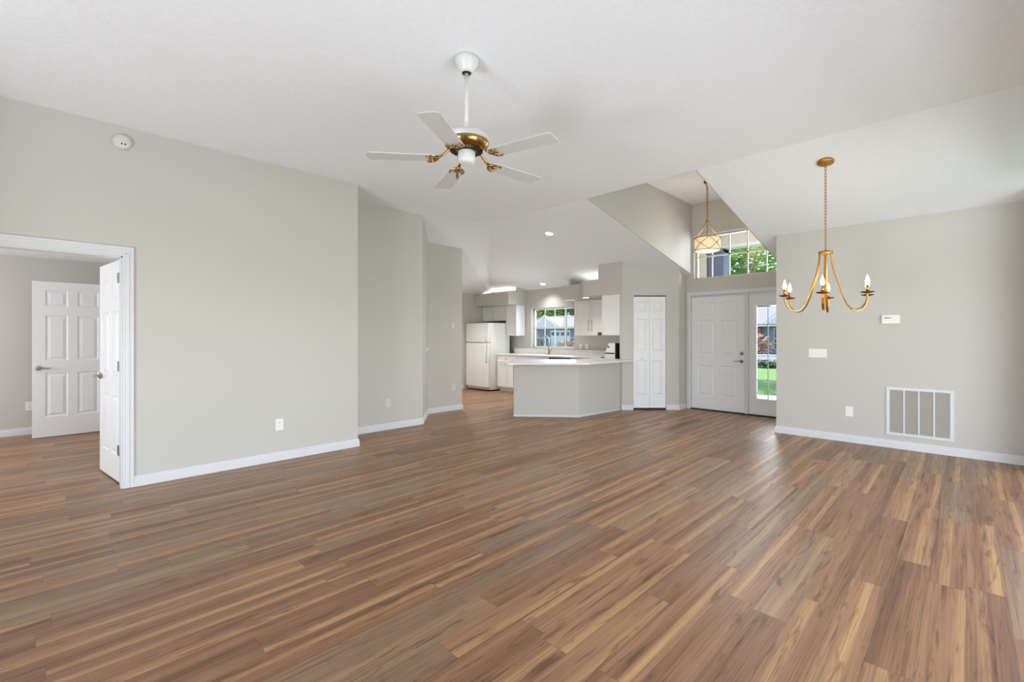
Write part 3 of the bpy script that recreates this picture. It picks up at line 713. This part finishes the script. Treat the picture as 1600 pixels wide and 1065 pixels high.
# round volume dial on the angled hall wall
dv = Vector((4.5 - 3.925, 6.54 - 5.85, 0)); an = math.atan2(dv.y, dv.x); pp = Vector((3.925, 5.85, 1.1)) + dv * .79
th = thing('thermostat_dial', 'small round white dial on the narrow angled hall wall', 'thermostat', pp, None, an)
MB().lathe([(.045, 0), (.045, .008), (.04, .016), (.02, .018)], 28, Mx=Matrix.Rotation(R(90), 4, 'X')).build('dial_body', M['plastic'], th, world=False)
MB().lathe([(.016, .0175), (.014, .028), (.004, .03)], 20, Mx=Matrix.Rotation(R(90), 4, 'X')).build('dial_knob', M['steel'], th, world=False)
# alarm keypad
kp = thing('alarm_keypad', 'small white alarm keypad box high on the right wall', 'keypad', (XR, .64, 1.533), None, R(-90))
MB().box(-.085, .085, -.026, 0, -.052, .056, .006).build('case', M['plastic'], kp, world=False)
MB().box(-.083, .083, -.031, -.024, -.05, -.002, .004).build('flip_cover', M['plastic'], kp, world=False)
tx = MB()
for i, (wd, hh) in enumerate(((.009, .011), (.008, .011), (.01, .011), (.007, .009), (.008, .011), (0, 0), (.004, .011))):
    if wd: tx.box(-.058 + i * .0115, -.058 + i * .0115 + wd, -.0268, -.0258, .014, .014 + hh)
tx.build('lettering', M['dark'], kp, world=False)
# return air grille
rg = thing('return_air_grille', 'large white return air grille low on the right wall with three upright bars', 'vent grille', (XR, .39, .155), None, R(-90))
gw, gh = .588, .573
MB().box(-gw / 2, gw / 2, -.012, 0, 0, .034, .003).box(-gw / 2, gw / 2, -.012, 0, gh - .034, gh, .003).box(-gw / 2, -gw / 2 + .034, -.012, 0, .034, gh - .034, .003).box(gw / 2 - .034, gw / 2, -.012, 0, .034, gh - .034, .003).build('grille_frame', M['trim'], rg, world=False)
MB().box(-gw / 2 + .03, gw / 2 - .03, -.004, -.001, .03, gh - .03).build('filter', M['mesh'], rg, world=False)
for i in range(1, 4):
    x = -gw / 2 + .034 + (gw - .068) * i / 4; MB().box(x - .0075, x + .0075, -.0125, -.003, .034, gh - .034, .002).build('upright_bar', M['trim'], rg, world=False)
lv = MB()
for i in range(48):
    z = .04 + (gh - .08) * i / 47; lv.box(-gw / 2 + .034, gw / 2 - .034, -.0085, -.004, z - .0012, z + .0016)
lv.build('louver', M['almond'], rg, world=False)

# ---------------------------------------------------------------- kitchen
XB = XF - .022
def shaker(b, x, y0, y1, z0, z1, rail=.055, t=.026):
    """shaker door facing -x at plane x"""
    b.box(x, x + t * .6, y0, y1, z0, z1)
    xf = x - t * .45
    b.box(xf, x, y0, y1, z0, z0 + rail); b.box(xf, x, y0, y1, z1 - rail, z1); b.box(xf, x, y0, y0 + rail, z0 + rail, z1 - rail); b.box(xf, x, y1 - rail, y1, z0 + rail, z1 - rail)
    return b
def bar(b, x, y, z0, z1): 
    b.tube([(x, y, z0 - .012), (x, y, z1 + .012)], .0055, 8); b.tube([(x, y, z0), (x + .03, y, z0)], .004, 6); b.tube([(x, y, z1), (x + .03, y, z1)], .004, 6); return b

# refrigerator
fr = thing('refrigerator', 'off white top freezer refrigerator against the far kitchen wall', 'refrigerator', (7.72, 8.6, 0))
y0, y1 = 8.172, 9.02
MB().box(7.43, 8.09, y0, y1, .03, 1.665, .008).build('cabinet', M['fridge'], fr)
MB().box(7.45, 8.09, y0 + .02, y1 - .02, 0, .03).build('foot', M['dark'], fr)
MB().box(8.09, 8.13, y0 + .03, y1 - .03, .05, 1.62).build('gap_shade', M['black'], fr)  # black sheet standing in for the shadow gap behind the fridge
d1 = MB().box(7.355, 7.428, y0, y1, 1.185, 1.662, .02).build('freezer_door', M['fridge'], fr)
d2 = MB().box(7.355, 7.428, y0, y1, .085, 1.172, .02).build('fridge_door', M['fridge'], fr)
MB().tube([(7.352, y0 + .05, 1.205), (7.315, y0 + .05, 1.225), (7.31, y0 + .05, 1.40), (7.325, y0 + .05, 1.6), (7.352, y0 + .05, 1.625)], [.014, .013, .012, .012, .014], 10).build('handle', M['fridge'], d1)
MB().tube([(7.352, y0 + .05, 1.15), (7.315, y0 + .05, 1.13), (7.31, y0 + .05, .95), (7.32, y0 + .05, .74), (7.352, y0 + .05, .70)], [.014, .013, .012, .012, .014], 10).build('handle', M['fridge'], d2)
MB().box(7.40, 7.43, y0 + .03, y1 - .03, .03, .08).build('kick_grille', M['almond'], fr)

# base cabinets on the window wall
def base_cab(name, label, y0, y1, doors, drawers):
    t = thing(name, label, 'cabinet', (7.95, (y0 + y1) / 2, 0), 'base cabinets along the window wall')
    MB().box(7.66, XB, y0, y1, .1, .878).box(7.72, XB, y0, y1, 0, .1).build('carcass', M['cab'], t)
    n = doors; w_ = (y1 - y0) / n
    for i in range(n):
        a, c = y1 - (i + 1) * w_ + .005, y1 - i * w_ - .005
        d = shaker(MB(), 7.648, a, c, .115, .70).build('door', M['cab'], t)
        MB().lathe([(.006, 0), (.005, .015), (.013, .02), (.012, .028), (.002, .031)], 14, Mx=Matrix.Translation((7.64, (a + .03) if i == 0 else (c - .03), .665)) @ Matrix.Rotation(R(-90), 4, 'Y')).build('knob', M['nickel'], d)
    w_ = (y1 - y0) / drawers
    for i in range(drawers):
        a, c = y1 - (i + 1) * w_ + .005, y1 - i * w_ - .005
        d = shaker(MB(), 7.648, a, c, .71, .868, .03).build('drawer', M['cab'], t)
        MB().lathe([(.006, 0), (.005, .015), (.013, .02), (.012, .028), (.002, .031)], 14, Mx=Matrix.Translation((7.64, (a + c) / 2, .79)) @ Matrix.Rotation(R(-90), 4, 'Y')).build('knob', M['nickel'], d)
base_cab('base_cabinet', 'white base cabinet with one drawer over two doors, beside the refrigerator', 7.485, 8.15, 2, 1)
base_cab('base_cabinet', 'white sink base cabinet under the kitchen window faucet', 6.495, 7.475, 2, 1)
dw = thing('dishwasher', 'dishwasher with a black control strip behind the peninsula', 'dishwasher', (7.9, 6.19, 0))
MB().box(7.655, XB, 5.895, 6.485, .1, .872).box(7.72, XB, 5.895, 6.485, 0, .1).build('body', M['cab'], dw)
MB().box(7.622, 7.653, 5.9, 6.48, .12, .775, .004).build('door', M['cab'], dw)
MB().box(7.618, 7.653, 5.9, 6.48, .785, .868, .004).build('control_strip', M['black'], dw)
tag(MB().box(7.66, XB, 5.15, 5.885, .0, .872).build('corner_cabinet', M['cab'], loc=(7.95, 5.5, 0)), 'plain white corner base cabinet beside the range', 'cabinet')

# worktops
wt = thing('worktop', 'white quartz worktop along the kitchen window wall', 'worktop', (7.95, 6.8, .88))
MB().box(7.615, XB, 5.14, 8.155, .879, .91, .003).box(8.06, XB, 4.475, 5.14, .879, .91).build('slab', M['quartz'], wt)
tag(MB().box(8.226, XB, 5.2, 8.155, .911, 1.035, .002).build('backsplash', M['quartz'], loc=(8.24, 6.6, .911)), 'low white quartz backsplash strip under the kitchen window', 'backsplash')
pts = [diag(-.0775, 7.24)[:2], diag(1.22, 7.24)[:2], (7.39, 4.262), (7.243, 4.410), (7.243, 4.475), (7.262, 4.475), (7.262, 5.1), (6.78, 5.1), diag(.008, 8.4)[:2]]
tag(MB().prism(pts, .8805, .91).build('countertop', M['quartz'], loc=(6.2, 4.9, .88)), 'angled white quartz breakfast bar top on the peninsula', 'countertop')

# range and hood
rn = thing('range', 'white electric range behind the pantry corner, slanted control panel on top', 'range', (7.66, 4.8, 0))
MB().box(7.275, 8.045, 4.49, 5.09, .02, .905, .004).build('body', M['plastic'], rn)
MB().box(7.275, 8.045, 4.49, 5.12, .906, .918, .003).build('cooktop', M['plastic'], rn)
for x, y in ((7.48, 4.93), (7.84, 4.93)):
    bu = MB()
    for r_ in (.03, .05, .07, .09): bu.tube([(x + r_ * math.cos(2 * math.pi * k / 24), y + r_ * math.sin(2 * math.pi * k / 24), .925) for k in range(24)], .006, 6, True)
    bu.build('burner', M['black'], rn)
bg_ = MB(); pr = [(4.585, .918), (4.82, .918), (4.80, 1.03), (4.735, 1.19), (4.715, 1.205), (4.585, 1.205)]
n_ = len(pr); bg_.add([(x, y, z) for x in (7.278, 8.042) for y, z in pr], [tuple(range(n_)), tuple(range(n_, 2 * n_))[::-1]] + [(i, (i + 1) % n_, n_ + (i + 1) % n_, n_ + i) for i in range(n_)])
bp = bg_.build('backguard', M['plastic'], rn)
MB().box(7.276, 8.044, 4.555, 4.586, .92, 1.207).build('back_strip', M['black'], bp)
MB().box(7.272, 7.279, 4.60, 4.805, 1.005, 1.028).build('vent_stripe', M['black'], bp)
MB().lathe([(.022, 0), (.022, .004), (.014, .006), (.012, .016), (.003, .018)], 18, Mx=Matrix.Translation((7.278, 4.73, 1.135)) @ Matrix.Rotation(R(-90), 4, 'Y')).build('dial', M['steel'], bp)
for x in (7.4, 7.5, 7.82, 7.92): MB().lathe([(.02, 0), (.018, .02), (.004, .024)], 16, Mx=Matrix.Translation((x, 4.772, 1.11)) @ Matrix.Rotation(R(-68), 4, 'X')).build('dial', M['steel'], bp)
MB().box(7.29, 8.03, 5.09, 5.115, .2, .78, .004).build('oven_door', M['plastic'], rn)

uc = thing('upper_cabinet', 'white upper cabinet over the range, its plain end panel beside the pantry corner', 'cabinet', (7.65, 4.66, 1.35), 'upper cabinets')
MB().box(7.252, 8.03, 4.472, 4.845, 1.352, 2.103).build('carcass', M['cab'], uc)
for i in range(2):
    MB().box(7.257 + i * .387, 7.257 + i * .387 + .38, 4.846, 4.864, 1.355, 2.1, .002).build('door', M['cab'], uc)
tag(MB().box(7.30, 7.98, 4.866, 4.985, 1.352, 1.41, .004).build('range_hood', M['wood'], loc=(7.64, 4.9, 1.352)), 'small brown box shaped edge under the upper cabinet by the pantry', 'range hood')
uc2 = thing('upper_cabinet', 'white two door upper cabinet with bar handles right of the kitchen window', 'cabinet', (8.1, 5.6, 1.35), 'upper cabinets')
MB().box(7.965, XB, 5.2, 6.02, 1.352, 2.103).build('carcass', M['cab'], uc2)
for a, c, hy in ((5.602, 6.018, 5.64), (5.2, 5.598, 5.56)):
    d = shaker(MB(), 7.954, a, c, 1.355, 2.1).build('door', M['cab'], uc2)
    bar(MB(), 7.915, hy, 1.46, 1.66).build('handle', M['nickel'], d)
tag(MB().box(8.035, XB, 4.475, 5.19, 1.352, 2.103).build('corner_cabinet', M['cab'], loc=(8.15, 4.8, 1.352)), 'plain white corner upper cabinet beside the range cabinet', 'cabinet')
uc3 = thing('upper_cabinet', 'low white upper cabinet with two doors above the refrigerator', 'cabinet', (8.1, 8.6, 1.73), 'upper cabinets')
MB().box(7.965, XB, 8.165, 9.045, 1.73, 2.103).build('carcass', M['cab'], uc3)
for a, c in ((8.17, 8.6), (8.606, 9.04)): 
    d = shaker(MB(), 7.954, a, c, 1.735, 2.1, .05).build('door', M['cab'], uc3)
    MB().lathe([(.006, 0), (.012, .02), (.002, .028)], 12, Mx=Matrix.Translation((7.946, 8.57 if a < 8.5 else 8.636, 1.765)) @ Matrix.Rotation(R(-90), 4, 'Y')).build('knob', M['nickel'], d)
uc4 = thing('upper_cabinet', 'tall narrow white upper cabinet between the refrigerator and the kitchen window', 'cabinet', (8.1, 7.98, 1.35), 'upper cabinets')
MB().box(7.965, XB, 7.79, 8.16, 1.35, 2.103).build('carcass', M['cab'], uc4)
d = shaker(MB(), 7.954, 7.792, 8.158, 1.355, 2.1).build('door', M['cab'], uc4)
MB().lathe([(.006, 0), (.012, .02), (.002, .028)], 12, Mx=Matrix.Translation((7.946, 8.13, 1.39)) @ Matrix.Rotation(R(-90), 4, 'Y')).build('knob', M['nickel'], d)

# faucet
fc = thing('faucet', 'tall gooseneck faucet with a gold base in front of the kitchen window', 'faucet', (8.12, 6.9, .91))
MB().lathe([(.03, .91), (.03, .918), (.024, .925), (.022, 1.06), (.016, 1.07)], 20, (8.12, 6.9, 0)).build('body', M['gold'], fc)
MB().tube([(8.12, 6.88, 1.0), (8.11, 6.82, 1.005), (8.105, 6.79, 1.06)], [.012, .009, .007], 10).build('lever', M['gold'], fc)
gn = [(8.12, 6.9, 1.06), (8.12, 6.9, 1.24)] + [(8.12 - .1 * (1 - math.cos(t)), 6.9 + .02 * (1 - math.cos(t)), 1.24 + .1 * math.sin(t)) for t in [math.pi * i / 8 for i in range(1, 9)]]
nk = MB().tube(gn, .013, 12).build('gooseneck', M['nickel'], fc)
MB().tube([(7.92, 6.94, 1.25), (7.917, 6.941, 1.16)], [.016, .02], 12).build('spray_head', M['bronze'], nk)

# ---------------------------------------------------------------- outdoors
struct('walkway', MB().prism([(11.6, 2.2), (13.2, 2.6), (15, .5), (17.6, -3), (15.2, -3.6), (12.5, .6), (11.6, 1.5)], -.2, -.17), M['concrete'])
struct('street', MB().box(27.5, 38, -70, 90, -.2, -.185), M['asphalt'])
struct('curb', MB().box(26.9, 27.5, -70, 90, -.2, -.06).box(38, 38.5, -70, 90, -.2, -.06), M['palehouse'])
for (x0, x1, y0, y1, lab, mt) in ((10.4, 10.8, 4.17, 4.56, 'taupe porch pillar outside the high entry window, leftmost', M['stucco']), (10.42, 10.72, 3.80, 4.14, 'dark slate blue porch pillar outside the high entry window', M['slate'])):
    t = thing('porch_pillar', lab, 'pillar', ((x0 + x1) / 2, (y0 + y1) / 2, -.03))
    MB().box(x0, x1, y0, y1, -.03, 3.275).build('shaft', mt, t); MB().box(x0 - .03, x1 + .0, y0 - .0, y1 + .0, 3.2, 3.28).box(x0 - .03, x1, y0, y1, -.03, .12).build('collar', mt, t)
hb = MB(); random.seed(3)
def leaves(b, blobs, n, size):
    for _ in range(n):
        c, r_ = random.choice(blobs); 
        d = Vector((random.gauss(0, 1), random.gauss(0, 1), random.gauss(0, 1))).normalized() * (random.random() ** .4)
        p = Vector(c) + Vector((d.x * r_[0], d.y * r_[1], d.z * r_[2])); s_ = size * random.uniform(.6, 1.4)
        m_ = Matrix.Translation(p) @ Matrix.Rotation(random.uniform(0, 6.3), 4, 'Z') @ Matrix.Rotation(random.uniform(-1.2, 1.2), 4, 'X')
        b.add([(-s_, 0, 0), (0, -s_ * .45, 0.05 * s_), (s_, 0, 0), (0, s_ * .45, .05 * s_)], [(0, 1, 2, 3)], Mx=m_)
    return b
def tree(label, x, y, h, blobs, n, size, mat, tr=.14, branches=()):
    t = thing('tree', label, 'tree', (x, y, -.2), 'trees outside')
    tk = MB().tube([(x, y, -.2), (x + .05, y + .04, h * .45), (x, y, h)], [tr, tr * .8, tr * .45], 10)
    for br in branches: tk.tube(br, [tr * .5, tr * .4, tr * .22], 8)
    tk.build('trunk', M['bark'], t)
    leaves(MB(), blobs, n, size).build('crown', mat, t, fix=False)
tree('leafy green tree close outside the high entry window', 16.2, 5.3, 4.0, [((16.2, 5.3, 4.7), (2.0, 2.4, 1.3)), ((16.8, 7.0, 4.2), (1.4, 1.6, 1.1)), ((15.8, 3.8, 4.9), (1.2, 1.2, 1.0)), ((17.5, 5.5, 3.7), (1.6, 2.6, .7))], 5200, .13, M['leafA'], .13, [[(16.2, 5.3, 2.6), (16.1, 4.9, 3.5), (15.9, 4.4, 4.5)], [(16.2, 5.3, 2.9), (16.3, 5.9, 3.7), (16.4, 6.4, 4.6)]])
tree('yellow green young tree in sun outside the high entry window', 12.6, 3.98, 3.5, [((12.6, 3.75, 4.05), (.5, .62, .5)), ((12.5, 4.0, 3.6), (.3, .4, .3))], 700, .075, M['leafB'], .04, [[(12.6, 3.98, 2.8), (12.6, 3.85, 3.3), (12.6, 3.6, 3.9)]])
tree('deep green tree far beyond the street right of the front walk', 57, 17.5, 4, [((57, 17.5, 6.4), (2.6, 2.4, 2.4)), ((57.5, 20, 6.4), (2.6, 2.2, 2.5))], 2600, .42, M['leafC'], .3)
tree('yellow green tree far beyond the street behind the blue grey house', 57, 12.2, 5, [((57, 12.4, 6.8), (2.6, 2.4, 2.4)), ((57.5, 9.4, 6.6), (2.6, 2.4, 2.5))], 2600, .42, M['leafB'], .3)
tree('sunny yellow green tree over the pale house seen through the kitchen window', 55, 47.5, 4, [((55, 48.2, 5.6), (2.6, 3.2, 2.6)), ((55, 45.5, 6), (2.5, 2.2, 2.3))], 2600, .42, M['leafB'], .3)
tree('mid green tree at right over the pale house seen through the kitchen window', 55, 40, 4, [((55, 40, 5.8), (2.6, 2.6, 2.6)), ((55, 37, 5.6), (2.5, 2.4, 2.3))], 2600, .42, M['leafC'], .3)
tree('slim pale trunked tree on the street verge outside the kitchen window', 25.5, 20.1, 4.4, [((25.5, 20.1, 5.2), (1.4, 1.5, 1.2))], 900, .2, M['leafC'], .12)

def house(label, x, y0, y1, body, eave, ridge, depth, wins, door, gables):
    t = thing('house', label, 'house', (x, (y0 + y1) / 2, -.2)); ym = (y0 + y1) / 2
    MB().box(x, x + depth, y0, y1, -.2, eave).build('wall', body, t)
    MB().add([(x - .7, y0 - .6, eave), (x - .7, y1 + .6, eave), (x + depth + .7, y1 + .6, eave), (x + depth + .7, y0 - .6, eave), (x + depth / 2, y0 + 2.5, ridge), (x + depth / 2, y1 - 2.5, ridge)], [(0, 1, 5, 4), (2, 3, 4, 5), (0, 4, 3), (1, 2, 5), (0, 3, 2, 1)]).build('roof', M['roof'], t)
    MB().box(x - .75, x - .66, y0 - .6, y1 + .6, eave - .14, eave + .06).build('fascia', M['trim'], t)
    for gy0, gy1, gz in gables:
        MB().add([(x - .9, gy0, eave), (x - .9, gy1, eave), (x - .9, (gy0 + gy1) / 2, gz), (x + 3, gy0, eave), (x + 3, gy1, eave), (x + 3, (gy0 + gy1) / 2, gz)], [(0, 2, 1), (3, 4, 5), (0, 3, 5, 2), (1, 2, 5, 4), (0, 1, 4, 3)]).build('gable', M['palehouse'], t)
        gm = (gy0 + gy1) / 2; g_ = MB()
        for a in (gy0 - .25, gy1 + .25): g_.add([(x - .98, a, eave - .1), (x - .98, gm, gz + .1), (x - .98, gm, gz + .3), (x - .98, a, eave + .1), (x - .88, a, eave - .1), (x - .88, gm, gz + .1), (x - .88, gm, gz + .3), (x - .88, a, eave + .1)], [(0, 1, 2, 3), (4, 7, 6, 5), (0, 4, 5, 1), (1, 5, 6, 2), (2, 6, 7, 3), (3, 7, 4, 0)])
        g_.build('rake_board', M['trim'], t)
    for a, c, z0, z1 in wins:
        f = MB().box(x - .06, x, a, c, z0, z1).build('window', M['trim'], t)
        p_ = MB(); nn = max(1, round((c - a) / .8))
        for i in range(nn):
            u0 = a + (c - a) * i / nn + .06; u1 = a + (c - a) * (i + 1) / nn - .06
            for j in range(2): p_.box(x - .08, x - .05, u0, u1, z0 + .06 + (z1 - z0 - .06) * j / 2, z0 + (z1 - z0 - .06) * (j + 1) / 2)
        p_.build('pane', M['darkglass'], f)
    if door:
        a, c, z1 = door; f = MB().box(x - .08, x, a, c, -.2, z1).build('garage_door', M['trim'], t)
        p_ = MB()
        for i in range(4): u0 = a + (c - a) * i / 4 + .15; p_.box(x - .1, x - .07, u0, u0 + (c - a) / 4 - .3, z1 - .65, z1 - .25)
        p_.build('pane', M['darkglass'], f)
house('blue grey house across the street seen through the sidelight', 44.5, 5, 17.5, M['greyhouse'], 2.35, 4.2, 7, [(11.4, 11.95, .2, 2.1), (8.5, 9.8, .6, 1.9)], None, [(9.6, 12.4, 3.6)])
house('pale stucco house across the street seen through the kitchen window', 43, 27, 42, M['greyhouse'], 2.45, 4.0, 7, [(29.0, 30.2, .5, 1.9), (38.4, 40.4, .4, 2.0)], (33.2, 36.2, 2.1), [(34.3, 38.6, 3.7)])
tag(MB().box(44.1, 44.49, 12.9, 14.0, -.2, 2.1).build('brick_panel', M['redbrick'], loc=(44.3, 13.4, -.2)), 'red brown brick wall panel on the front of the blue grey house', 'brick panel')
def shrub(label, x, y, rx, ry, rz, n, s_, mat, z=-.2):
    tag(leaves(MB(), [((x, y, z + rz * .8), (rx, ry, rz))], n, s_).build('shrub', mat, loc=(x, y, z), fix=False), label, 'shrub', 'shrubs outside')
shrub('reddish shrub in front of the blue grey house across the street', 41.5, 12.4, .8, 1.3, 1.0, 500, .16, M['pink'])
shrub('low olive shrub in front of the pale house, left in the kitchen window', 40.5, 37, .8, 2.2, .7, 600, .16, M['shrub'])
shrub('low olive shrub in front of the pale house, right in the kitchen window', 40.5, 31, .8, 2.4, .65, 600, .16, M['pink'])
tag(MB().prism([(12.6, 2.75), (15.1, .75), (15.6, 1.1), (13.0, 3.3)], -.2, -.1).build('mulch_bed', M['mulch'], loc=(14, 2, -.2)), 'dark mulch strip along the front walkway', 'mulch bed')
shrub('low dark green hedge at the street edge of the lawn seen through the sidelight', 24.6, 7.0, .6, 1.7, .22, 900, .1, M['leafC'])
